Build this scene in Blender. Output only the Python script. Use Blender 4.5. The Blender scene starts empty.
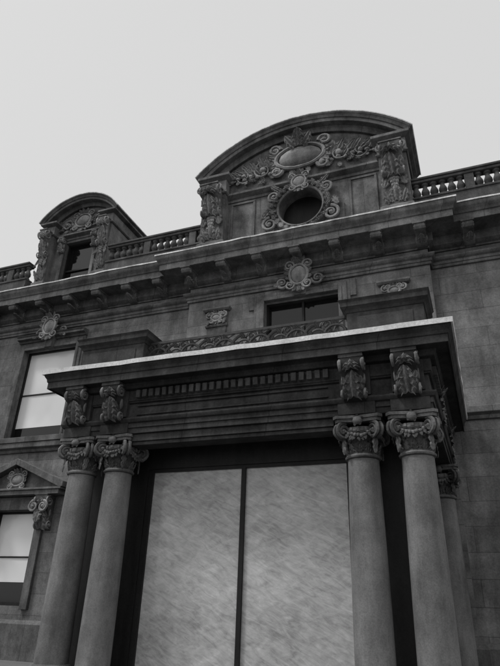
import bpy, bmesh, math, random
from mathutils import Vector, Matrix, noise as mnoise
random.seed(4)
pi=math.pi
# ------------------------------------------------------------ materials
def new_mat(name):
    m=bpy.data.materials.new(name); m.use_nodes=True
    nt=m.node_tree; b=nt.nodes['Principled BSDF']
    return m,nt,b
def g(v): return (v,v,v,1)
def stone(name,base,var=0.35,blocks=None,rough=0.85,bump=0.25,streak=0.5,grain=22,joint=0.35,spread=0.12,mort=0.012,toplight=0.0,edgelight=0.0):
    # painted light: paler upward faces, shaded undersides; highlights on worn arrises, shade in hollows
    m,nt,b=new_mat(name); N=nt.nodes; L=nt.links
    tc=N.new('ShaderNodeTexCoord')
    def noise(scale,det=3,mapscale=None,ro=0.6):
        n=N.new('ShaderNodeTexNoise'); n.inputs['Scale'].default_value=scale
        n.inputs['Detail'].default_value=det; n.inputs['Roughness'].default_value=ro
        if mapscale:
            mp=N.new('ShaderNodeMapping'); mp.inputs['Scale'].default_value=mapscale
            L.new(tc.outputs['Object'],mp.inputs['Vector']); L.new(mp.outputs[0],n.inputs['Vector'])
        else: L.new(tc.outputs['Object'],n.inputs['Vector'])
        return n.outputs['Fac']
    def rng(s,a,c,lo=0.3,hi=0.7):
        r=N.new('ShaderNodeMapRange'); r.inputs['From Min'].default_value=lo; r.inputs['From Max'].default_value=hi
        r.inputs['To Min'].default_value=a; r.inputs['To Max'].default_value=c
        L.new(s,r.inputs['Value']); return r.outputs[0]
    def mul(a,c):
        k=N.new('ShaderNodeMath'); k.operation='MULTIPLY'; L.new(a,k.inputs[0]); 
        if isinstance(c,(int,float)): k.inputs[1].default_value=c
        else: L.new(c,k.inputs[1])
        return k.outputs[0]
    big=rng(noise(1.3,5,None,.7),1-var,1+var)
    st=rng(noise(1.0,4,(3.2,3.2,0.6),.65),1-streak*0.75,1+streak*0.7)
    hsrc=noise(grain,4,None,0.75)
    fine=rng(hsrc,0.75,1.25)
    val=mul(mul(mul(big,st),fine),base)
    height=hsrc
    if blocks:
        sp=N.new('ShaderNodeSeparateXYZ'); L.new(tc.outputs['Object'],sp.inputs[0])
        ad=N.new('ShaderNodeMath'); ad.operation='ADD'; L.new(sp.outputs[0],ad.inputs[0]); L.new(sp.outputs[1],ad.inputs[1])
        cb=N.new('ShaderNodeCombineXYZ'); L.new(ad.outputs[0],cb.inputs[0]); L.new(sp.outputs[2],cb.inputs[1])
        bt=N.new('ShaderNodeTexBrick'); L.new(cb.outputs[0],bt.inputs['Vector'])
        bt.inputs['Scale'].default_value=1; bt.inputs['Brick Width'].default_value=blocks[0]; bt.inputs['Row Height'].default_value=blocks[1]
        bt.inputs['Mortar Size'].default_value=mort; bt.inputs['Mortar Smooth'].default_value=0.4
        bt.inputs['Color1'].default_value=g(1-spread); bt.inputs['Color2'].default_value=g(1+spread); bt.inputs['Mortar'].default_value=g(joint)
        bw=N.new('ShaderNodeRGBToBW'); L.new(bt.outputs['Color'],bw.inputs[0])
        val=mul(val,bw.outputs[0])
        inv=N.new('ShaderNodeMath'); inv.operation='MULTIPLY_ADD'; L.new(bt.outputs['Fac'],inv.inputs[0]); inv.inputs[1].default_value=-0.7; L.new(hsrc,inv.inputs[2])
        height=inv.outputs[0]
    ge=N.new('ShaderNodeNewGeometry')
    if toplight:
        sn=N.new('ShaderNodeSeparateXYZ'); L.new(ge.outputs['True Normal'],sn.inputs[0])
        val=mul(val,rng(sn.outputs[2],1-toplight*.75,1+toplight*1.8,-.9,.9))  # highlight from above and underside shade painted into the colour
    if edgelight:
        val=mul(val,rng(ge.outputs['Pointiness'],1-edgelight,1+edgelight*1.1,.42,.58))  # arris highlights and hollow shade painted into the colour
    cc=N.new('ShaderNodeCombineColor')
    for i in range(3): L.new(val,cc.inputs[i])
    L.new(cc.outputs[0],b.inputs['Base Color'])
    b.inputs['Roughness'].default_value=rough; b.inputs['Specular IOR Level'].default_value=0.25
    bp=N.new('ShaderNodeBump'); bp.inputs['Strength'].default_value=bump; bp.inputs['Distance'].default_value=0.03
    L.new(height,bp.inputs['Height']); L.new(bp.outputs[0],b.inputs['Normal'])
    return m
M_wall=stone('ashlar_stone',0.165,0.42,(2.3,0.62),bump=0.4,joint=.66,spread=.14,streak=.38)
M_trim=stone('weathered_trim_stone',0.1,0.55,(1.6,60),joint=.5,spread=.15,toplight=.5,streak=.45)
M_dorm=stone('dormer_stone',0.115,0.55,(1.3,60),joint=.55,spread=.12,toplight=.5,streak=.45)
M_balu=stone('balustrade_stone',0.07,0.5,toplight=.4,streak=.4)
M_porch=stone('sooty_porch_stone',0.04,0.6,(1.9,60),joint=.5,spread=.12,toplight=.6,streak=.5)
M_orn=stone('carved_stone',0.13,0.55,bump=0.6,streak=0.3,grain=30,toplight=.5,edgelight=.5)
M_ornd=stone('carved_dark_stone',0.08,0.55,bump=0.6,streak=0.3,grain=30,toplight=.5,edgelight=.55)
M_dent=stone('dentil_stone',0.065,0.5)
M_col=stone('column_stone',0.17,0.3,bump=0.2,streak=0.38,grain=40)
M_flash=stone('pale_roof_flashing',0.7,0.5,bump=0.1,streak=0.5)
M_snow=stone('white_roof_edge',0.8,0.12,bump=0.2,streak=0.15)
M_slate=stone('slate_roof',0.06,0.3)
M_iron=stone('black_iron',0.035,0.3,rough=0.5,bump=0.1,toplight=.4)
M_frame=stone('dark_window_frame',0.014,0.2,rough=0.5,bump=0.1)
M_ground=stone('ground_earth',0.12,0.2)
M_road=stone('asphalt',0.05,0.2,bump=0.3,streak=0,grain=60)
M_pave=stone('pavement_slabs',0.2,0.12,bump=0.15,streak=0)
def blindm():
    m,nt,b=new_mat('white_window_blind'); N=nt.nodes; L=nt.links
    tc=N.new('ShaderNodeTexCoord'); n=N.new('ShaderNodeTexNoise'); n.inputs['Scale'].default_value=.7; L.new(tc.outputs['Object'],n.inputs[0])
    r=N.new('ShaderNodeMapRange'); r.inputs['From Min'].default_value=.3; r.inputs['From Max'].default_value=.7; r.inputs['To Min'].default_value=.74; r.inputs['To Max'].default_value=.9; L.new(n.outputs['Fac'],r.inputs[0])
    cc=N.new('ShaderNodeCombineColor'); [L.new(r.outputs[0],cc.inputs[i]) for i in range(3)]
    L.new(cc.outputs[0],b.inputs['Base Color']); b.inputs['Roughness'].default_value=.12
    return m
M_blind=blindm()
def glass_dark():
    m,nt,b=new_mat('dark_window_glass'); b.inputs['Base Color'].default_value=g(0.008); b.inputs['Roughness'].default_value=0.06
    return m
M_glass=glass_dark()
def streaked_glass():
    m,nt,b=new_mat('pale_streaked_glass'); N=nt.nodes; L=nt.links  # pale grey streaks and blotches set in the base colour
    tc=N.new('ShaderNodeTexCoord')
    def ns(sc,rot,scale,det,ro,dist=0.3):
        mp=N.new('ShaderNodeMapping'); mp.inputs['Scale'].default_value=sc
        mr=N.new('ShaderNodeMapping'); mr.inputs['Rotation'].default_value=(0,rot,0)
        L.new(tc.outputs['Object'],mr.inputs[0]); L.new(mr.outputs[0],mp.inputs[0])
        n=N.new('ShaderNodeTexNoise'); n.inputs['Scale'].default_value=scale; n.inputs['Detail'].default_value=det; n.inputs['Roughness'].default_value=ro; n.inputs['Distortion'].default_value=dist
        L.new(mp.outputs[0],n.inputs['Vector']); return n.outputs['Fac']
    a=ns((1,1,4),-.45,2.8,7,.74,.8); c=ns((1.2,1,3),.35,1.7,5,.6,1.0); d=ns((1,1,1.2),.2,.6,2,.5)
    def add(p,q):
        k=N.new('ShaderNodeMath'); L.new(p,k.inputs[0]); L.new(q,k.inputs[1]); return k.outputs[0]
    s=add(add(a,c),add(d,a))
    r=N.new('ShaderNodeMapRange'); r.inputs['From Min'].default_value=1.4; r.inputs['From Max'].default_value=2.6; r.inputs['To Min'].default_value=0.22; r.inputs['To Max'].default_value=0.66
    L.new(s,r.inputs[0])
    cc=N.new('ShaderNodeCombineColor')
    for i in range(3): L.new(r.outputs[0],cc.inputs[i])
    L.new(cc.outputs[0],b.inputs['Base Color']); b.inputs['Roughness'].default_value=0.12
    return m
M_streaked=streaked_glass()
# ------------------------------------------------------------ mesh builder
class MB:
    def __init__(s): s.v=[]; s.f=[]
    def add(s,vs,fs):
        o=len(s.v); s.v+=[tuple(v) for v in vs]; s.f+=[tuple(i+o for i in f) for f in fs]
    def box(s,x0,x1,y0,y1,z0,z1):
        s.add([(x0,y0,z0),(x1,y0,z0),(x1,y1,z0),(x0,y1,z0),(x0,y0,z1),(x1,y0,z1),(x1,y1,z1),(x0,y1,z1)],
          [(0,3,2,1),(4,5,6,7),(0,1,5,4),(1,2,6,5),(2,3,7,6),(3,0,4,7)])
    def quad(s,*p): s.add(p,[(0,1,2,3)])
    def prism_x(s,poly,x0,x1):
        n=len(poly); vs=[(x0,y,z) for y,z in poly]+[(x1,y,z) for y,z in poly]
        s.add(vs,[tuple(range(n)),tuple(range(2*n-1,n-1,-1))]+[(i,(i+1)%n,n+(i+1)%n,n+i) for i in range(n)])
    def prism_y(s,poly,y0,y1):
        n=len(poly); vs=[(x,y0,z) for x,z in poly]+[(x,y1,z) for x,z in poly]
        s.add(vs,[tuple(range(n)),tuple(range(2*n-1,n-1,-1))]+[(i,(i+1)%n,n+(i+1)%n,n+i) for i in range(n)])
    def mould(s,path,prof,closed=False,jit=.006,seg=1.3):
        P0=[Vector(p) for p in path]; P=[]; J=[]
        cnt=len(P0) if closed else len(P0)-1
        for i in range(cnt):
            a=P0[i]; c=P0[(i+1)%len(P0)]; P.append(a); J.append(0)
            k=int((c-a).length/seg)
            for q in range(1,k):
                P.append(a.lerp(c,(q+random.uniform(-.2,.2))/k)); J.append(1)
        if not closed: P.append(P0[-1]); J.append(0)
        n=len(P); rings=[]
        for i in range(n):
            ds=[]
            if i>0 or closed: ds.append((P[i]-P[i-1]).normalized())
            if i<n-1 or closed: ds.append((P[(i+1)%n]-P[i]).normalized())
            ns=[Vector((d.y,-d.x)) for d in ds]
            if len(ns)==2: off=(ns[0]+ns[1])/(1+ns[0].dot(ns[1]))
            else: off=ns[0]
            jo=random.uniform(-jit,jit)*J[i]; jz=random.uniform(-jit,jit)*J[i]
            rings.append([(P[i].x+off.x*(o+jo),P[i].y+off.y*(o+jo),z+jz) for o,z in prof])
        m=len(prof); vs=[v for r in rings for v in r]; fs=[]
        for i in range(n if closed else n-1):
            a=i*m; c=((i+1)%n)*m
            for j in range(m):
                k=(j+1)%m; fs.append((a+j,a+k,c+k,c+j))
        if not closed: fs+= [tuple(range(m)),tuple(range(n*m-1,(n-1)*m-1,-1))]
        s.add(vs,fs)
    def lathe(s,cx,cy,prof,n=28,a0=0):
        vs=[];fs=[];m=len(prof)
        for i in range(n):
            a=a0+2*pi*i/n
            for r,z in prof: vs.append((cx+r*math.cos(a),cy+r*math.sin(a),z))
        for i in range(n):
            for j in range(m-1):
                a=i*m+j;c=((i+1)%n)*m+j; fs.append((a,c,c+1,a+1))
        s.add(vs,fs)
    def arc(s,cx,cz,prof,a0,a1,yb,n=40):
        vs=[];fs=[];m=len(prof)
        for i in range(n+1):
            a=a0+(a1-a0)*i/n
            for r,o in prof: vs.append((cx+r*math.sin(a),yb-o,cz+r*math.cos(a)))
        full=abs(abs(a1-a0)-2*pi)<1e-4
        for i in range(n):
            for j in range(m):
                k=(j+1)%m; fs.append((i*m+j,i*m+k,(i+1)*m+k,(i+1)*m+j))
        if not full: fs+=[tuple(range(m)),tuple(range((n+1)*m-1,n*m-1,-1))]
        s.add(vs,fs)
    def tube(s,pts,rad,n=6):
        pts=[Vector(p) for p in pts]; m=len(pts); vs=[];fs=[]
        up=None
        for i,p in enumerate(pts):
            t=(pts[min(i+1,m-1)]-pts[max(i-1,0)]).normalized()
            if up is None:
                up=t.orthogonal().normalized()
            up=(up-t*up.dot(t)).normalized(); sd=t.cross(up)
            r=rad[i] if isinstance(rad,(list,tuple)) else rad
            for k in range(n):
                a=2*pi*k/n; vs.append(p+up*(r*math.cos(a))+sd*(r*math.sin(a)))
        for i in range(m-1):
            for k in range(n):
                l=(k+1)%n; fs.append((i*n+k,i*n+l,(i+1)*n+l,(i+1)*n+k))
        fs+=[tuple(range(n)),tuple(range(m*n-1,(m-1)*n-1,-1))]
        s.add(vs,fs)
    def ball(s,fr,c,r,nu=10,nv=6):
        vs=[];fs=[]
        for j in range(nv+1):
            th=pi*j/nv
            for i in range(nu):
                a=2*pi*i/nu
                vs.append(fr(c[0]+r[0]*math.sin(th)*math.cos(a),c[1]+r[1]*math.cos(th),c[2]+r[2]*math.sin(th)*math.sin(a)))
        for j in range(nv):
            for i in range(nu):
                k=(i+1)%nu; fs.append((j*nu+i,j*nu+k,(j+1)*nu+k,(j+1)*nu+i))
        s.add(vs,fs)
    def leaf(s,fr,a,b,ang,ln,wd,lift=0.1,c0=0.02,lobes=4):
        nt_=14; ns=6; vs=[];fs=[]
        ca,sa=math.cos(ang),math.sin(ang)
        bend=random.uniform(-.12,.12)
        for i in range(nt_+1):
            t=i/nt_
            w=wd*0.5*(math.sin(pi*min(1,t*0.82+0.18))**0.6)*(0.62+0.38*abs(math.cos(pi*lobes*t)))*(1 if t<1 else 0.3)
            if t>0.98: w*=0.3
            l=ln*(t if t<0.85 else 0.85+0.3*(t-0.85))
            h=c0+lift*(t**2.2)+(0.35*wd*math.sin(pi*t)*0.4)
            if t>0.85: h-=lift*0.25*(t-0.85)/0.15
            for j in range(ns+1):
                q=(j/ns-0.5)*2
                hh=h-0.35*abs(q)**2*w+ (0.07*wd*math.cos(q*pi*3))*(1-0.5*t)
                u=l-abs(q)*w*0.45
                qq=q*w+bend*ln*t*t
                vs.append(fr(a+ca*u-sa*qq,b+sa*u+ca*qq,hh))
        for i in range(nt_):
            for j in range(ns):
                p=i*(ns+1)+j; fs.append((p,p+1,p+ns+2,p+ns+1))
        s.add(vs,fs)
    def scroll(s,fr,ca,cb,r0,ang0,turns,sgn,th,c=0.04,eye=True,n=6,grow=0):
        pts=[];rad=[];K=int(14*turns)+2
        for i in range(K+1):
            t=i/K; a=ang0+sgn*turns*2*pi*t; r=r0*(1-t)**0.75+th*0.4
            pts.append(fr(ca+r*math.cos(a),cb+r*math.sin(a),c+grow*t)); rad.append(th*(1-0.45*t))
        s.tube(pts,rad,n)
        if eye: s.ball(fr,(ca,cb,c+grow),(th*1.2,th*1.2,th*1.3),8,5)
    def obj(s,name,mat,parent,bevel=0,smooth=35,worn=0):
        me=bpy.data.meshes.new(name)
        if worn:
            s.v=[tuple(Vector(p)+mnoise.noise_vector(Vector(p)*9)*worn+mnoise.noise_vector(Vector(p)*25)*worn*.5) for p in s.v]
        me.from_pydata(s.v,[],s.f); me.update()
        bm=bmesh.new(); bm.from_mesh(me); bmesh.ops.recalc_face_normals(bm,faces=bm.faces); bm.to_mesh(me); bm.free()
        me.polygons.foreach_set('use_smooth',[True]*len(me.polygons))
        me.set_sharp_from_angle(angle=math.radians(smooth))
        o=bpy.data.objects.new(name,me); bpy.context.collection.objects.link(o); me.materials.append(mat)
        if parent: o.parent=parent
        if bevel:
            md=o.modifiers.new('bev','BEVEL'); md.width=bevel; md.segments=1; md.limit_method='ANGLE'; md.angle_limit=math.radians(50)
        return o
def frame(o,u=(1,0,0),v=(0,0,1),w=(0,-1,0),s=1.0,m=1):
    o,u,v,w=Vector(o),Vector(u)*m,Vector(v),Vector(w)
    return lambda a,b,c: o+u*(a*s)+v*(b*s)+w*(c*s)
H=bpy.data.objects.new('stone_mansion',None); bpy.context.collection.objects.link(H)
CX=-4.66
# ------------------------------------------------------------ walls
YC=16.0; YW=16.35
def wall(mb,x0,x1,z0,z1,y,ops,depth=0.35):
    xs=sorted({x0,x1}|{o[0] for o in ops}|{o[1] for o in ops}); zs=sorted({z0,z1}|{o[2] for o in ops}|{o[3] for o in ops})
    for i in range(len(xs)-1):
        for j in range(len(zs)-1):
            mx=(xs[i]+xs[i+1])/2; mz=(zs[j]+zs[j+1])/2
            if any(o[0]<mx<o[1] and o[2]<mz<o[3] for o in ops): continue
            mb.quad((xs[i],y,zs[j]),(xs[i+1],y,zs[j]),(xs[i+1],y,zs[j+1]),(xs[i],y,zs[j+1]))
    for a,b,c,d in ops:
        mb.quad((a,y,c),(a,y+depth,c),(a,y+depth,d),(a,y,d)); mb.quad((b,y,c),(b,y+depth,c),(b,y+depth,d),(b,y,d))
        mb.quad((a,y,d),(b,y,d),(b,y+depth,d),(a,y+depth,d)); mb.quad((a,y,c),(b,y,c),(b,y+depth,c),(a,y+depth,c))
XL,XR=-26.0,16.0
BL,BR=-8.9,-0.45
winC=(-5.95,-3.37,7.3,11.05)
sideC=[-15.15,CX*2+15.15]
ext=[-21.4,CX*2+21.4]
WH=1.28
w=MB()
opsL=[];opsR=[]
for c in sideC+ext:
    o=opsL if c<CX else opsR
    o.append((c-WH,c+WH,7.05,10.7)); o.append((c-0.95,c+0.95,1.5,4.45))
wall(w,XL,BL,0,13.0,YW,opsL); wall(w,BR,XR,0,13.0,YW,opsR)
wall(w,BL,BR,0,13.0,YC,[winC])
w.quad((BL,YC,0),(BL,YW,0),(BL,YW,13),(BL,YC,13)); w.quad((BR,YC,0),(BR,YW,0),(BR,YW,13),(BR,YC,13))
w.quad((XL,YW,0),(XL,30,0),(XL,30,13),(XL,YW,13)); w.quad((XR,YW,0),(XR,30,0),(XR,30,13),(XR,YW,13)); w.quad((XL,30,0),(XR,30,0),(XR,30,13),(XL,30,13))
w.obj('walls',M_wall,H)
r=MB(); r.box(XL,XR,YW+0.1,30,13.0,13.35); r.obj('flat_roof',M_slate,H)
path=[(XL,YW),(BL,YW),(BL,YC),(BR,YC),(BR,YW),(XR,YW)]
t=MB()
t.mould(path,[(-.1,12.1),(.06,12.1),(.06,12.16),(.12,12.2),(.2,12.27),(.2,12.58),(.86,12.6),(.86,12.56),(.9,12.56),(.9,12.8),(.93,12.82),(.95,12.9),(1.02,13.0),(1.04,13.1),(1.04,13.16),(-.1,13.22)])
t.mould(path,[(-.1,11.5),(.07,11.5),(.07,11.6),(.1,11.6),(.1,11.7),(.16,11.74),(.2,11.8),(.2,11.85),(-.1,11.9)])
t.mould(path,[(-.1,6.5),(.08,6.5),(.12,6.6),(.22,6.66),(.22,6.84),(-.1,6.9)])
t.mould(path,[(-.1,0.0),(.2,0.0),(.2,1.0),(.12,1.1),(-.1,1.12)])
t.obj('cornices_and_string_courses',M_trim,H,bevel=0.01)
fl=MB(); fl.mould(path,[(.3,13.2),(1.045,13.168),(1.05,13.145),(1.065,13.145),(1.065,13.195),(.3,13.24)],jit=.014,seg=.45); fl.obj('cornice_flashing',M_flash,H)
md=MB(); ml=MB()
def modil(x,y):
    md.prism_x([(y,12.6),(y-.84,12.6),(y-.84,12.44),(y-.79,12.36),(y-.7,12.36),(y-.55,12.44),(y-.38,12.36),(y-.25,12.18),(y-.1,12.12),(y,12.12)],x-.16,x+.16)
    md.prism_x([(y,12.598),(y-.88,12.598),(y-.88,12.53),(y,12.53)],x-.2,x+.2)
    for sg in (-1,1):
        fr=frame((x+sg*.16,y-.72,12.45),(0,-1,0),(0,0,1),(sg,0,0)); ml.scroll(fr,0,0,.07,0,1.3,1,.022,c=.0)
        fr=frame((x+sg*.16,y-.2,12.36),(0,-1,0),(0,0,1),(sg,0,0)); ml.scroll(fr,0,0,.1,pi,1.3,1,.026,c=.0)
    fr=frame((x,y-.2,12.2),(1,0,0),(0,-.95,.3),(0,-.3,-.95)); ml.leaf(fr,0,0,pi/2,.5,.26,.05,.02)
for k in range(7): modil(CX+(k-3)*1.36,YC-.02)
x=-10.15
while x>XL: modil(x,YW-.02); x-=1.36
x=CX*2+10.15
while x<XR: modil(x,YW-.02); x+=1.36
md.obj('cornice_modillions',M_dorm,H,bevel=0.01); ml.obj('modillion_scrolls',M_orn,H,worn=.006)
# ------------------------------------------------------------ ornament kits
def cartouche(mb,fr,W,Hh,rays=True,side=True):
    mb.ball(fr,(0,0,.04),(W,Hh,.16*W+.06),18,8)
    pts=[fr(W*1.12*math.cos(a),Hh*1.15*math.sin(a),.07) for a in [2*pi*i/28 for i in range(29)]]
    mb.tube(pts,.055*(W+Hh)+.015,7)
    for sx in (-1,1):
        f2=(lambda sx:(lambda a,b,c: fr(a*sx,b,c)))(sx)
        mb.scroll(f2,W*1.15,Hh*1.1,.36*Hh+.04,pi,1.4,-1,.05*(W+Hh)+.01,c=.09)
        mb.scroll(f2,W*1.05,-Hh*1.15,.32*Hh+.04,pi,1.4,1,.05*(W+Hh)+.01,c=.09)
        if rays:
            for an,l in ((.2,.8),(.55,.9),(-.25,.75),(-.7,.8)):
                an+=random.uniform(-.15,.15); l*=random.uniform(.75,1.1)
                mb.leaf(f2,W*1.0*math.cos(an),Hh*1.05*math.sin(an),an,l*(W+Hh)*.6,.34*(W+Hh),.12,.04)
        mb.leaf(f2,W*.35,Hh*1.1,1.2,.75*Hh+.1,.4*Hh+.06,.14,.06)
        mb.leaf(f2,W*.3,-Hh*1.1,-1.2,.75*Hh+.1,.4*Hh+.06,.1,.04)
    mb.leaf(fr,0,Hh*1.0,pi/2,.7*Hh+.1,.6*Hh+.08,.2,.08)
    mb.leaf(fr,0,-Hh*1.0,-pi/2,.9*Hh+.1,.5*Hh+.08,.1,.04)
def rinceau(mb,fr,x0,sgn,n,r0,z0=0,shr=.8,th=.04):
    x=x0; r=r0; up=1
    for i in range(n):
        f2=lambda a,b,c: fr(a*sgn,b,c)
        mb.scroll(f2,x,z0+up*r*.15,r,pi if up>0 else pi,1.5,-up,th*(r/r0)*1.25,c=.05)
        for k in range(7):
            an=pi*.9-up*k*.9
            mb.leaf(f2,x+r*.9*math.cos(an),z0+r*.9*math.sin(an),an+.6*up,r*.8,r*.6,.12,.03)
        mb.ball(f2,(x,z0+up*r*.15,.06),(r*.3,r*.3,.1),8,5)
        x+=r*1.75; r*=shr; up=-up
def console(mb,orn,x,wd,y,zt,h,pr,fr_leaf=True):
    P=[]
    for i in range(13):
        t=i/12
        o=pr*(0.38+0.62*(0.5+0.5*math.cos(pi*min(1,t*1.45)))) if t<.69 else pr*(.38+.14*math.sin(pi*(t-.69)/.31))
        P.append((y-o,zt-h*t*.97))
    poly=[(y+.02,zt)]+P+[(y+.02,zt-h)]
    mb.prism_x(poly,x-wd/2,x+wd/2)
    mb.box(x-wd*.56,x+wd*.56,y-pr*1.06,y+.02,zt,zt+.07)
    for sg in (-1,1):
        fr=frame((x+sg*wd/2,y,zt),(0,-1,0),(0,0,1),(sg,0,0))
        orn.scroll(fr,pr*.66,-h*.17,h*.14,pi/2,1.6,-1,.028+.02*wd,c=.01)
        orn.scroll(fr,pr*.3,-h*.84,h*.1,-pi/2,1.4,1,.024+.015*wd,c=.01)
        orn.ball(frame((x+sg*wd/2,y-pr*.35,zt-h*.5),(0,-1,0),(0,0,1),(sg,0,0)),(0,0,0),(.05,.12,.03),8,5)
    if fr_leaf:
        f=frame((x,y-pr*.42,zt-h*.95))
        orn.leaf(f,0,0,pi/2,h*.7,wd*.95,pr*.5,.05,5)
        f=frame((x,y-pr*.95,zt-h*.28)); orn.leaf(f,0,0,pi/2,h*.24,wd*.85,.04,.03,3)
        for sg in(-1,1): orn.leaf(frame((x,y-pr*.45,zt-h*.8)),sg*wd*.2,0,pi/2-sg*.25,h*.4,wd*.5,pr*.3,.04,3)
# ------------------------------------------------------------ second floor windows
sur=MB(); orn=MB(); gls=MB(); frm=MB(); bl=MB()
def surround(c0,c1,z0,z1,y,wd,cornice=True):
    for k,(ww,pp) in enumerate(((wd,.07),(wd*.72,.11),(wd*.3,.15))):
        e=.003*k
        sur.box(c0-ww,c0+0.0+e,y-pp,y+.05,z0,z1+ww); sur.box(c1-e,c1+ww,y-pp,y+.05,z0,z1+ww)
        sur.box(c0+e,c1-e,y-pp-e,y+.05,z1-e,z1+ww)
    if cornice:
        zt=z1+wd
        sur.mould([(c0-wd-.02,y+.0),(c1+wd+.02,y+.0)],[(-.05,zt),(.12,zt),(.16,zt+.07),(.3,zt+.1),(.3,zt+.18),(.36,zt+.24),(-.05,zt+.28)])
    sur.box(c0-wd-.1,c1+wd+.1,y-.26,y+.05,z0-.2,z0-.002)
surround(winC[0],winC[1],winC[2],winC[3],YC,.38,False)
for sg,xx in ((-1,winC[0]-.38),(1,winC[1]+.38)):
    a,b=sorted((xx,xx+sg*.2)); sur.box(a,b,YC-.068,YC+.05,winC[3]-.25,winC[3]+.377)
fr=frame((CX,YC-.24,11.78)); cartouche(orn,fr,.28,.34,True)
orn.leaf(frame((CX,YC-.2,11.4)),0,0,-pi/2,.38,.36,.1,.05)
for sx in(-1,1):
    f=frame((CX,YC-.16,11.65),m=sx); orn.scroll(f,.62,-.05,.2,pi,1.5,1,.05); orn.leaf(f,.6,.0,-.5,.4,.25,.1,.03)
sur.prism_y([(CX-.3,12.1),(CX+.3,12.1),(CX+.2,11.05),(CX-.2,11.05)],YC-.22,YC+.03)
for sg in (-1,1):
    xc=CX+sg*3.06
    sur.box(xc-.36,xc+.36,YC-.07,YC+.05,6.9,10.35)
    sur.box(xc-.24,xc+.24,YC-.09,YC+.05,7.2,10.1)
    sur.mould([(xc-.38,YC+.02),(xc-.38,YC-.08),(xc+.38,YC-.08),(xc+.38,YC+.02)],[(-.02,10.35),(.03,10.35),(.05,10.42),(.02,10.46),(-.02,10.46)])
    sur.mould([(xc-.42,YC+.02),(xc-.42,YC-.1),(xc+.42,YC-.1),(xc+.42,YC+.02)],[(-.02,10.95),(.05,10.95),(.1,11.02),(.1,11.08),(-.02,11.1)])
    sur.box(xc-.4,xc+.4,YC-.06,YC+.05,10.46,10.95)
    cartouche(orn,frame((xc,YC-.08,10.7),s=.62),.26,.2,True)
    for sx in(-1,1): 
        f=frame((xc,YC-.08,10.8),m=sx); orn.scroll(f,.27,0,.11,pi/2,1.5,-1,.035); orn.leaf(f,.3,-.12,-1.5,.3,.18,.08,.03)
def sash(c0,c1,z0,z1,y,blind=None,meet=.5):
    gls.box(c0,c1,y+.27,y+.29,z0,z1)
    f=.07
    frm.box(c0,c0+f,y+.17,y+.27,z0,z1); frm.box(c1-f,c1,y+.17,y+.27,z0,z1)
    frm.box(c0+f,c1-f,y+.17,y+.27,z1-f,z1); frm.box(c0+f,c1-f,y+.17,y+.27,z0,z0+f*1.4)
    zm=z0+(z1-z0)*meet; frm.box(c0+f,c1-f,y+.21,y+.27,zm-.025,zm+.025)
    if blind: 
        bl.box(c0+f,c1-f,y+.25,y+.265,blind,z1-f)
sash(*winC,YC)
frm.box(CX-.035,CX+.035,YC+.19,YC+.268,winC[2]+.1,winC[3]-.07)
for c in sideC+ext:
    sash(c-WH,c+WH,7.05,10.7,YW,blind=7.55 if c in (sideC[0],) else 8.9, meet=.5)
    surround(c-WH,c+WH,7.05,10.7,YW,.34)
    sur.prism_y([(c-.24,11.5),(c+.24,11.5),(c+.17,10.66),(c-.17,10.66)],YW-.3,YW+.03)
    cartouche(orn,frame((c,YW-.34,11.5)),.26,.3,True)
    for sx in(-1,1):
        f=frame((c,YW-.2,11.4),m=sx); orn.scroll(f,.55,-.05,.2,pi,1.5,1,.05); orn.leaf(f,.5,.0,-.8,.5,.28,.1,.03)
    sash(c-.95,c+.95,1.5,4.45,YW,blind=2.2)
    sur.box(c-1.25,c-.95,YW-.12,YW+.05,1.4,4.45); sur.box(c+.95,c+1.25,YW-.12,YW+.05,1.4,4.45)
    sur.box(c-1.5,c+1.5,YW-.2,YW+.05,4.45,4.88)
    sur.box(c-2.0,c+2.0,YW-.5,YW+.05,4.9,5.05); sur.box(c-2.1,c+2.1,YW-.56,YW+.05,5.052,5.12)
    for sg in(-1,1):
        sur.prism_y([(c,5.95),(c,6.17),(c+sg*2.16,5.3),(c+sg*2.16,5.12),(c+sg*2.0,5.12)],YW-.56,YW+.05)
        console(sur,orn,c+sg*1.3,.5,YW-.02,4.88,1.1,.45)
        f=frame((c+sg*1.3,YW-.5,4.5)); orn.scroll(f,-.2,0,.16,pi/2,1.6,1,.05); orn.scroll(f,.2,0,.16,pi/2,1.6,-1,.05); orn.leaf(f,0,-.1,-pi/2,.5,.4,.05,.0)
    sur.prism_y([(c-1.9,5.12),(c+1.9,5.12),(c,5.97)],YW-.25,YW+.04)
    cartouche(orn,frame((c,YW-.27,5.45)),.26,.18,True)
sur.obj('window_surrounds',M_trim,H,bevel=0.01)
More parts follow.
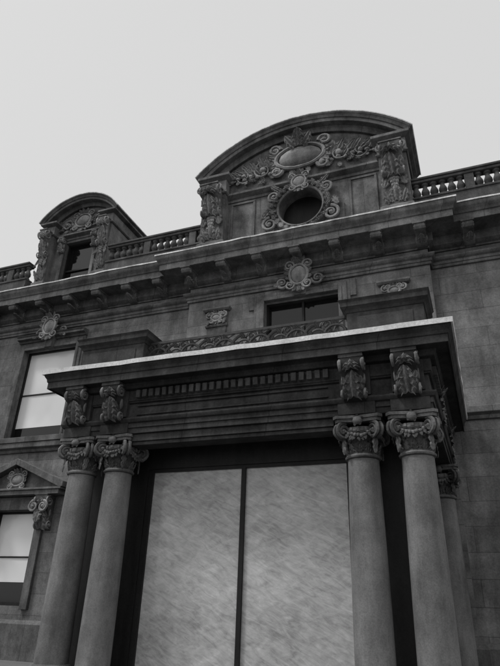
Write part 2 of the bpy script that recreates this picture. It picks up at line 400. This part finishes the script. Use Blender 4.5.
# ------------------------------------------------------------ dormers
def dormer(name,cx,half,ztip,rise,yf,z0,pier_x,pier_w,ztym,opening):
    S=MB();O=MB();F=MB();D=MB()
    R=(half*half+rise*rise)/(2*rise); cz=ztip+rise-R; A=math.asin(half/R)
    yb=yf+.55; dep=2.2; k=min(1,half/4.2)**.5
    th=.56*k
    prof=[(R,-dep),(R,.5),(R-.06*k,.5),(R-.1*k,.46),(R-.2*k,.42),(R-.2*k,.38),(R-.34*k,.36),(R-.34*k,.12),(R-.42*k,.08),(R-th,.05),(R-th,-.3),(R-th,-dep)]
    prof=[(r_,o+.05) for r_,o in prof]
    S.arc(cx,cz,prof,-A,A,yb)
    F.arc(cx,cz,[(R+.025,.58),(R+.025,-dep),(R+.003,-dep),(R-.01,.555),(R-.01,.58)],-A,A,yb)
    Ri=R-th+.02
    n=36; a1=math.asin(min(.999,(half-.3)/Ri)); pts=[]
    zb=ztym
    for i in range(n+1):
        a=-a1+2*a1*i/n; pts.append((cx+Ri*math.sin(a),max(zb+.01,cz+Ri*math.cos(a))))
    pts=[(cx-Ri*math.sin(a1),zb)]+pts+[(cx+Ri*math.sin(a1),zb)]
    S.prism_y(pts,yb+.02,yb+dep)
    for sg in (-1,1):
        px=cx+sg*pier_x
        a,b=px-pier_w*.5,px+pier_w*.5
        yo=yf+.2
        D.box(a,b,yo,yb+dep-.3,z0,ztym-.02)
        S.mould([(a,yb+dep-.3),(a,yo),(b,yo),(b,yb+dep-.3)] ,[(-.05,ztym-.05),(.04,ztym-.05),(.08,ztym),(.08,ztym+.06),(.03,ztym+.08),(.03,ztip-.32*k),(.1,ztip-.28*k),(.2,ztip-.2*k),(.2,ztip-.08*k),(-.05,ztip-.02)])
        S.mould([(a,yb+dep-.3),(a,yo),(b,yo),(b,yb+dep-.3)] ,[(-.05,z0),(.08,z0),(.08,z0+.3),(.02,z0+.36),(-.05,z0+.36)])
        D.box(a+pier_w*.16,b-pier_w*.16,yo-.03,yo+.1,z0+.5,ztym-.2)
        hh=(ztym-z0)
        console(S,O,px,pier_w*.74,yo-.02,ztym+.12*k,hh*.5,.42*k+.08)
        f=frame((px,yo-.42*k,ztym-hh*.02)); O.scroll(f,-pier_w*.36,0,.14*k,pi/2,1.5,1,.05*k,c=.02); O.scroll(f,pier_w*.36,0,.14*k,pi/2,1.5,-1,.05*k,c=.02)
        for q in range(4):
            for e in(-1,0,1): O.ball(frame((px+e*.1*k*(1-.2*q),yo-.1,ztym-hh*.42-.14*k*q-.1-.03*abs(e))),(0,0,0),(.09*k*(1-.12*q),.1*k,.09),8,5)
        O.leaf(frame((px,yo-.02,z0+.5)),0,0,pi/2,hh*.25,pier_w*.6,.12,.03)
        for e in(-1,1): O.leaf(frame((px,yo-.02,z0+.45)),e*pier_w*.2,0,pi/2-e*.4,hh*.2,pier_w*.4,.1,.03,3); O.leaf(frame((px,yo-.05,ztym-hh*.4)),e*pier_w*.25,0,-pi/2+e*.2,hh*.25,pier_w*.35,.1,.03,3)
    xi=pier_x-pier_w*.5
    S.mould([(cx-xi,yb),(cx+xi,yb)],[(-.05,ztym-.32*k),(.04,ztym-.32*k),(.04,ztym-.2*k),(.09,ztym-.16*k),(.2,ztym-.06*k),(.2,ztym+.03),(-.05,ztym+.08)])
    zp=ztym-.32*k
    if opening=='oculus':
        oz=(z0+zp)/2+.22; ro=.82
        n=40; vs=[];fs=[]
        for i in range(n):
            a=2*pi*i/n; c_,s_=math.cos(a),math.sin(a)
            q=min(xi/abs(c_) if abs(c_)>1e-6 else 1e9,((zp-oz) if s_>0 else (oz-z0))/abs(s_) if abs(s_)>1e-6 else 1e9)
            vs+=[(cx+ro*c_,yb,oz+ro*s_),(cx+q*c_,yb,oz+q*s_),(cx+ro*c_,yb+.45,oz+ro*s_)]
        for i in range(n):
            j=(i+1)%n; fs+=[(3*i,3*i+1,3*j+1,3*j),(3*i,3*j,3*j+2,3*i+2)]
        D.add(vs,fs)
        for sx in(-1,1):
            for sz,zz in((1,zp),(-1,z0)):
                D.quad((cx+sx*xi,yb+.002,zz),(cx+sx*(xi-1.2),yb+.002,zz),(cx+sx*(xi-1.2),yb+.002,zz-sz*.3),(cx+sx*xi,yb+.002,zz-sz*.6))
        frm.box(cx-1,cx+1,yb+.44,yb+.46,oz-1,oz+1)
        S.arc(cx,oz,[(ro,-.1),(ro,.14),(ro+.06,.17),(ro+.12,.12),(ro+.16,.12),(ro+.22,.22),(ro+.3,.2),(ro+.33,.1),(ro+.36,-.1)],0,2*pi,yb,48)
        for i in range(26):
            a=2*pi*i/26; f=frame((cx,yb-.2,oz)); O.leaf(f,(ro+.14)*math.cos(a),(ro+.14)*math.sin(a),a+.9,.3,.22,.06,.0,3)
        S.box(cx-1.6,cx-1.16,yb-.08,yb+.05,z0+.1,oz-.2); S.box(cx+1.16,cx+1.6,yb-.08,yb+.05,z0+.1,oz-.2)
        for sx in(-1,1):
            f=frame((cx,yb-.1,oz),m=sx)
            O.scroll(f,1.15,-.62,.26,pi/2,1.6,-1,.07,c=.1); O.scroll(f,1.0,.6,.2,-pi/2,1.5,1,.06,c=.1)
            O.leaf(f,1.1,-.85,-1.3,.5,.3,.1,.05); O.leaf(f,1.2,.1,-1.1,.6,.35,.12,.05); O.leaf(f,.75,.85,.6,.5,.3,.12,.05)
            px0=1.8; px1=xi-.15
            for (a,b,c,d) in ((px0,px1,zp-.16,zp-.08),(px0,px1,z0+.12,z0+.2),(px0,px0+.08,z0+.2,zp-.16),(px1-.08,px1,z0+.2,zp-.16)):
                aa,bb=sorted((cx+sx*a,cx+sx*b)); S.box(aa,bb,yb-.05,yb+.03,c,d)
        f=frame((cx,yb-.22,oz+ro+.2)); cartouche(O,f,.24,.24,True)
        tz=ztym+(ztip+rise-th-ztym)*.52
        f=frame((cx,yb-.06,tz)); cartouche(O,f,.86,.48,True)
        for sx in(-1,1):
            rinceau(O,frame((cx,yb-.04,tz-.3)),1.5,sx,3,.46,shr=.74)
            O.leaf(frame((cx,yb-.2,tz+.45)),sx*.15,0,pi/2-sx*.75,.6,.5,.25,.1,4)
            for q in range(9):
                xx=1.1+q*.27; zl=cz+math.sqrt(max(0,(Ri-.12)**2-xx*xx))-tz
                O.leaf(frame((cx,yb-.03,tz),m=sx),xx,-.35+.05*math.sin(q*2),1.2-.12*q+.3*math.sin(q*3),max(.25,min(.85,(zl+.2))),.4,.16,.03,4)
                O.ball(frame((cx,yb-.03,tz),m=sx),(xx+.1,-.5+.1*(q%2),.04),(.1,.08,.08),8,5)
        O.leaf(frame((cx,yb-.22,tz+.45)),0,0,pi/2,.6,.6,.45,.1,5)
    else:
        wx=.78; zt_=zp-.12
        D.box(cx-xi-.0,cx-wx,yb,yb+.4,z0,zp); D.box(cx+wx,cx+xi,yb,yb+.4,z0,zp); D.box(cx-wx,cx+wx,yb+.001,yb+.4,zt_,zp); 
        gls.box(cx-wx,cx+wx,yb+.3,yb+.32,z0,zt_)
        frm.box(cx-wx,cx-wx+.07,yb+.2,yb+.3,z0,zt_); frm.box(cx+wx-.07,cx+wx,yb+.2,yb+.3,z0,zt_); frm.box(cx-wx+.07,cx+wx-.07,yb+.2,yb+.3,zt_-.07,zt_)
        frm.box(cx-wx+.07,cx+wx-.07,yb+.22,yb+.3,z0+1.0,z0+1.07)
        S.box(cx-wx-.16,cx-wx,yb-.07,yb+.03,z0,zp-.01); S.box(cx+wx,cx+wx+.16,yb-.07,yb+.03,z0,zp-.01)
        tz=ztym+(ztip+rise-th-ztym)*.48
        cartouche(O,frame((cx,yb-.03,tz)),.36,.3,True)
        for sx in(-1,1):
            rinceau(O,frame((cx,yb-.02,tz-.12)),.85,sx,2,.26,th=.035)
            for q in range(4): O.leaf(frame((cx,yb-.03,tz),m=sx),.5+q*.25,-.2,1.2-.2*q,.45-.06*q,.28,.1,.03,4)
        for sx in(-1,1): console(S,O,cx+sx*(wx+.1),.24,yb-.05,zp,.7,.25)
    bb=pier_x+pier_w*.3
    D.box(cx-bb,cx+bb,yb+.47,yb+dep-.1,z0-.6,ztip-.1)
    S.obj(name+'_mouldings',M_dorm,H,bevel=0.01); O.obj(name+'_carving',M_orn,H,worn=.014); D.obj(name+'_body',M_dorm,H); F.obj(name+'_roof_edge',M_flash,H)
dormer('large_dormer',-4.62,4.22,16.95,1.85,15.42,13.45,3.42,.95,16.02,'oculus')
dormer('small_dormer',-14.95,2.1,17.05,1.15,15.95,13.6,1.55,.5,16.35,'win')
dormer('small_dormer_b',2*CX+14.95,2.1,17.05,1.15,15.95,13.6,1.55,.5,16.35,'win')
# ------------------------------------------------------------ roof balustrade
ba=MB(); bs=MB()
def balus(x0,x1,y):
    ba.box(x0,x1,y-.18,y+.18,13.1,14.05); ba.box(x0-.0,x1,y-.22,y+.22,14.052,14.14)
    ba.box(x0,x1,y-.17,y+.17,14.76,14.86); ba.box(x0,x1,y-.22,y+.22,14.862,14.95)
    n=max(1,round((x1-x0)/.29))
    for i in range(n):
        x=x0+(x1-x0)*(i+.5)/n
        if i%7==6: ba.box(x-.15,x+.15,y-.14,y+.14,14.14,14.76); continue
        bs.lathe(x,y,[(.12,14.14),(.12,14.2),(.08,14.23),(.09,14.27),(.138,14.36),(.135,14.44),(.09,14.55),(.07,14.62),(.075,14.65),(.115,14.69),(.115,14.76)],12)
balus(-12.95,-8.6,16.1); balus(-.7,3.55,16.1); balus(XL,-17.0,16.1); balus(7.7,XR,16.1)
ba.obj('roof_balustrade_rails',M_balu,H,bevel=.012); bs.obj('roof_balusters',M_balu,H)
# ------------------------------------------------------------ porch
PL,PR,PF=-8.72,-.56,10.4
pp=[(PL,16.02),(PL,PF),(PR,PF),(PR,16.02)]
pe=MB()
pe.mould(pp,[(-.55,4.98),(-.0,4.98),(-.0,5.1),(.03,5.1),(.03,5.2),(.07,5.22),(.1,5.28),(.1,5.31),(0,5.33),(-.02,5.66),(.03,5.68),(.03,5.7),(.05,5.72),(.05,5.96),(.14,5.98),(.18,6.06),(.18,6.1),(.4,6.12),(.4,6.09),(.43,6.09),(.43,6.24),(.45,6.26),(.46,6.32),(.5,6.38),(.52,6.43),(-.55,6.45)],jit=.004)
pe.box(-6.95,-2.42,10.46,10.95,4.82,4.978); pe.box(-6.95,-2.42,10.50,10.9,4.74,4.819)
pe.box(PL+.3,PR-.3,PF+.5,16.0,5.0,5.2)
pe.box(PL-.4,PR+.4,PF-.38,16.0,6.3,6.42)
for z in (5.38,5.58): pe.box(-6.85,-2.5,PF-.03,PF+.05,z,z+.035)
cols=[-8.36,-7.38,-1.95,-.95]
for cxx in cols:
    pe.box(cxx-.36,cxx+.36,PF-.06,PF+.4,4.983,5.34)
    pe.box(cxx-.3,cxx+.3,PF-.09,PF+.4,5.343,5.95)
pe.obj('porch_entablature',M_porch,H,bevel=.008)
dn=MB(); x=-6.85
while x<-2.5: dn.box(x,x+.1,PF-.15,PF-.03,5.76,5.93); x+=.165
y=PF+.3
while y<15.6: dn.box(PR+.03,PR+.13,y,y+.1,5.76,5.93); dn.box(PL-.13,PL-.03,y,y+.1,5.76,5.93); y+=.165
dn.obj('porch_dentils',M_dent,H,worn=.008)
pf=MB(); pf.mould(pp,[(-.3,6.46),(.52,6.435),(.55,6.42),(.56,6.52),(.5,6.535),(-.3,6.56)],jit=.01,seg=.4); pf.obj('porch_roof_flashing',M_snow,H)
pf=MB(); pf.box(PL+.29,PR-.29,PF+.29,16.0,6.44,6.53); pf.obj('porch_roof_deck',M_flash,H)
cb=MB(); co=MB()
for cxx in cols: console(cb,co,cxx,.42,PF-.09,6.02,.8,.3)
for yy in (12.2,15.1):
    f=frame((PR+.02,yy,5.6),(0,1,0),(0,0,1),(1,0,0)); cartouche(co,f,.14,.2,True)
cm=MB(); cl=MB()
def capital(cx,cy,zb,s=1.0):
    z=lambda q: zb+q*s
    cm.lathe(cx,cy,[(.29*s,z(0)),(.33*s,z(.02)),(.34*s,z(.05)),(.31*s,z(.08)),(.295*s,z(.1)),(.3*s,z(.3)),(.34*s,z(.42)),(.38*s,z(.5)),(.36*s,z(.58)),(.3*s,z(.6))],28)
    poly=[]
    for k in range(4):
        a=pi/4+k*pi/2
        for d in (-.09,.09): poly.append((cx+.60*s*math.cos(a+d),cy+.60*s*math.sin(a+d)))
        am=a+pi/4
        for d in (-.22,0,.22): poly.append((cx+.40*s*math.cos(am+d)*(1+abs(d)*.35),cy+.40*s*math.sin(am+d)*(1+abs(d)*.35)))
    for (q0,q1,sc) in ((.66,.72,.95),(.722,.78,1.02)):
        n=len(poly); pv=[(cx+(x-cx)*sc,cy+(y_-cy)*sc) for x,y_ in poly]
        cm.add([(x,y_,z(q0)) for x,y_ in pv]+[(x,y_,z(q1)) for x,y_ in pv],[tuple(range(n)),tuple(range(2*n-1,n-1,-1))]+[(i,(i+1)%n,n+(i+1)%n,n+i) for i in range(n)])
    for k in range(4):
        a=pi/4+k*pi/2; dv=Vector((math.cos(a),math.sin(a),0)); sd=Vector((-math.sin(a),math.cos(a),0))
        for sg in(-1,1):
            f=frame((cx+dv.x*.44*s+sd.x*.05*sg*s,cy+dv.y*.44*s+sd.y*.05*sg*s,z(.5)),dv,(0,0,1),sd*sg,s=s)
            co.scroll(f,0,0,.145,pi*.6,1.9,-1,.04,c=.0,eye=True)
        co.ball(frame((cx+dv.x*.44*s,cy+dv.y*.44*s,z(.5)),dv,(0,0,1),sd,s=s),(0,0,0),(.12,.12,.05),12,6)
        f=frame((cx+dv.x*.33*s,cy+dv.y*.33*s,z(.28)),sd,(0,0,1),dv,s=s); co.leaf(f,0,0,pi/2,.26,.2,.12,.0,3)
        f=frame((cx+dv.x*.42*s,cy+dv.y*.42*s,z(.36)),sd,(0,0,1),dv,s=s); co.leaf(f,0,0,-pi/2,.34,.14,.02,.0,3)
    for k in range(4):
        a=k*pi/2; dv=Vector((math.cos(a),math.sin(a),0)); sd=Vector((-math.sin(a),math.cos(a),0))
        f=frame((cx+dv.x*.36*s,cy+dv.y*.36*s,z(.6)),sd,(0,0,1),dv,s=s)
        co.ball(f,(0,.08,.05),(.1,.09,.07),10,6)
        for j in range(5): co.leaf(f,0,.08,j*2*pi/5+.3,.14,.1,.05,.04,2)
        pts=[];rd=[]
        for i in range(11):
            q=(i/10-.5)*2; pts.append(f(q*.3,-.2+.14*q*q,.01-.1*q*q*.6)); rd.append(s*(.015+.02*(1-q*q)))
        co.tube(pts,rd,7)
        for i in range(9):
            q=(i-4)/4.5; co.ball(f,(q*.27,-.21+.14*q*q+random.uniform(-.02,.02),.04-.06*q*q),(.035,.035,.035),6,4)
            co.leaf(f,q*.27,-.22+.14*q*q,-pi/2+q*.9+random.uniform(-.4,.4),.12,.07,.03,.03,2)
    for i in range(16):
        a=2*pi*i/16; co.ball(frame((cx+.37*s*math.cos(a),cy+.37*s*math.sin(a),z(.52))),(0,0,0),(.045*s,.06*s,.045*s),6,4)
    for i in range(12):
        a=2*pi*i/12; dv=Vector((math.cos(a),math.sin(a),0)); sd=Vector((-math.sin(a),math.cos(a),0))
        f=frame((cx+dv.x*.3*s,cy+dv.y*.3*s,z(.1)),sd,(0,0,1),dv,s=s); co.leaf(f,0,0,pi/2,.2,.15,.06,.0,3)
def column(cx,cy,zb,zt):
    h=zt-zb; pr=[]
    for i in range(15):
        t=i/14; pr.append((.335-.045*t**1.7,zb+h*t))
    cl.lathe(cx,cy,pr,48)
    cl.lathe(cx,cy,[(.44,zb-.3),(.44,zb-.22),(.46,zb-.19),(.44,zb-.13),(.38,zb-.11),(.37,zb-.08),(.4,zb-.05),(.38,zb-.01),(.335,zb)],36)
    cl.box(cx-.47,cx+.47,cy-.47,cy+.47,.135,zb-.3)
for cxx in cols:
    column(cxx,10.78,.55,4.2); capital(cxx,10.78,4.19)
for cxx in (cols[0],cols[3]+.1):
    column(cxx,15.2,.55,4.2); capital(cxx,15.2,4.19)
cl.obj('porch_columns',M_col,H); cm.obj('column_capitals',M_ornd,H); co.obj('capital_carving',M_ornd,H,worn=.012); cb.obj('porch_consoles',M_porch,H,worn=.008)
ve=MB()
VY=11.5
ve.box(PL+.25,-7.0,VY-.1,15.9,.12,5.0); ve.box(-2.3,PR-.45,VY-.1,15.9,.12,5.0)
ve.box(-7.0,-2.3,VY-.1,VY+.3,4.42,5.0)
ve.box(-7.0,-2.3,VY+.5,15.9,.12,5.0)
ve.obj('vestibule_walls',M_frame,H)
frm.box(-7.0,-6.88,VY-.06,VY+.06,.14,4.42); frm.box(-2.42,-2.3,VY-.06,VY+.06,.14,4.42); frm.box(CX-.045,CX+.045,VY-.07,VY+.06,.14,4.35); frm.box(-6.88,-2.42,VY-.06,VY+.06,4.35,4.42)
frm.box(-6.88,-2.42,VY-.05,VY+.06,.14,.4)
wg=MB(); wg.box(-6.88,CX-.045,VY,VY+.03,.4,4.35); wg.box(CX+.045,-2.42,VY,VY+.03,.4,4.35); wg.obj('vestibule_glass',M_streaked,H)
pd=MB()
for (a,b) in ((-9.0,-7.05),(-2.2,-.45)):
    pd.box(a+.08,b-.08,10.75,11.6,6.5,7.5)
    rc=[(a+.08,11.6),(a+.08,10.75),(b-.08,10.75),(b-.08,11.6)]
    pd.mould(rc,[(-.05,7.36),(.02,7.36),(.05,7.42),(.12,7.48),(.12,7.58),(.16,7.64),(-.05,7.68)],True)
    pd.mould(rc,[(-.05,6.51),(.08,6.51),(.08,6.68),(.03,6.74),(-.05,6.74)],True)
    pd.box(a+.07,b-.07,10.74,11.61,7.6,7.675)
    pd.box(a+.3,b-.3,10.725,10.8,6.88,7.25)
pd.obj('porch_roof_pedestals',M_porch,H,bevel=.008)
ir=MB(); yr=10.95
ir.box(-7.05,-2.2,yr-.035,yr+.035,7.36,7.42); ir.box(-7.05,-2.2,yr-.02,yr+.02,6.62,6.66)
x=-6.8; i=0
while x<-2.3:
    f=frame((x,yr,7.0)); s_=1 if i%2 else -1
    ir.scroll(f,0,0,.3,pi/2*s_,1.8,s_,.04,c=0); ir.scroll(f,.22,.24*s_,.13,pi,1.3,-s_,.03,c=0); ir.scroll(f,-.2,-.26*s_,.1,pi,1.3,s_,.028,c=0)
    for q in range(5): ir.leaf(f,.2*math.cos(q*1.3),.2*math.sin(q*1.3),q*1.3+.8,.22,.15,.06,0)
    ir.tube([f(-.22,-.33,0),f(0,-.25*s_,0),f(.22,.36,0)],.02)
    x+=.44; i+=1
for k in range(11): ir.box(-7.02+k*.48-.015,-7.02+k*.48+.015,yr-.015,yr+.015,6.52,7.36)
ir.obj('iron_scroll_railing',M_iron,H)
gls.obj('window_glass',M_glass,H); frm.obj('window_frames',M_frame,H); bl.obj('window_blinds',M_blind,H); orn.obj('wall_carving',M_orn,H,worn=.012)
stp=MB(); stp.box(PL-.3,PR+.3,10.1,16,0.014,.13)
stp.obj('porch_floor_step',M_pave,H,bevel=.01)
# ------------------------------------------------------------ ground
def sheet(name,x0,x1,y0,y1,z,mat):
    q=MB(); q.quad((x0,y0,z),(x1,y0,z),(x1,y1,z),(x0,y1,z)); return q.obj(name,mat,None)
sheet('ground',-900,900,-900,900,-.12,M_ground)
sheet('road',-900,900,-9,2,-.116,M_road)
pv=MB(); pv.box(-300,300,2.0,30,-.11,.012); pv.box(-300,300,-14,-9,-.11,.012); pv.obj('pavement',M_pave,None)
# ------------------------------------------------------------ light
W=bpy.data.worlds.new('World'); bpy.context.scene.world=W; W.use_nodes=True
nt=W.node_tree; N=nt.nodes; L=nt.links; bg=N['Background']
sk=N.new('ShaderNodeTexSky'); sk.sky_type='NISHITA'; sk.sun_disc=False
el,rot=math.radians(52),math.radians(232)
sk.sun_elevation=el; sk.sun_rotation=rot; sk.air_density=1.0; sk.dust_density=4
bw=N.new('ShaderNodeRGBToBW'); L.new(sk.outputs[0],bw.inputs[0])
mx=N.new('ShaderNodeMix'); mx.data_type='FLOAT'; mx.inputs[0].default_value=.78; L.new(bw.outputs[0],mx.inputs[2]); mx.inputs[3].default_value=8.3
cc=N.new('ShaderNodeCombineColor'); [L.new(mx.outputs[0],cc.inputs[i]) for i in range(3)]
L.new(cc.outputs[0],bg.inputs[0]); bg.inputs[1].default_value=.1
sd=bpy.data.lights.new('sun','SUN'); sd.energy=1.5; sd.angle=math.radians(10)
so=bpy.data.objects.new('sun',sd); bpy.context.collection.objects.link(so)
dirv=Vector((math.sin(rot)*math.cos(el),math.cos(rot)*math.cos(el),math.sin(el)))
so.rotation_euler=dirv.to_track_quat('Z','Y').to_euler()
# ------------------------------------------------------------ camera
cam=bpy.data.cameras.new('camera'); c=bpy.data.objects.new('camera',cam); bpy.context.collection.objects.link(c)
fw=Vector((-.336,.8235,.457)).normalized(); up=Vector((.138,-.437,.8885)); rt=fw.cross(up).normalized(); up=rt.cross(fw)
m=Matrix((rt,up,-fw)).transposed().to_4x4(); m.translation=Vector((0,0,1.6)); c.matrix_world=m
cam.sensor_fit='HORIZONTAL'; cam.sensor_width=36; cam.lens=36*566/500; cam.shift_y=-13/500; cam.shift_x=1/500; cam.clip_end=3000
bpy.context.scene.camera=c
vs=bpy.context.scene.view_settings; vs.view_transform='Standard'; vs.look='None'; vs.exposure=0
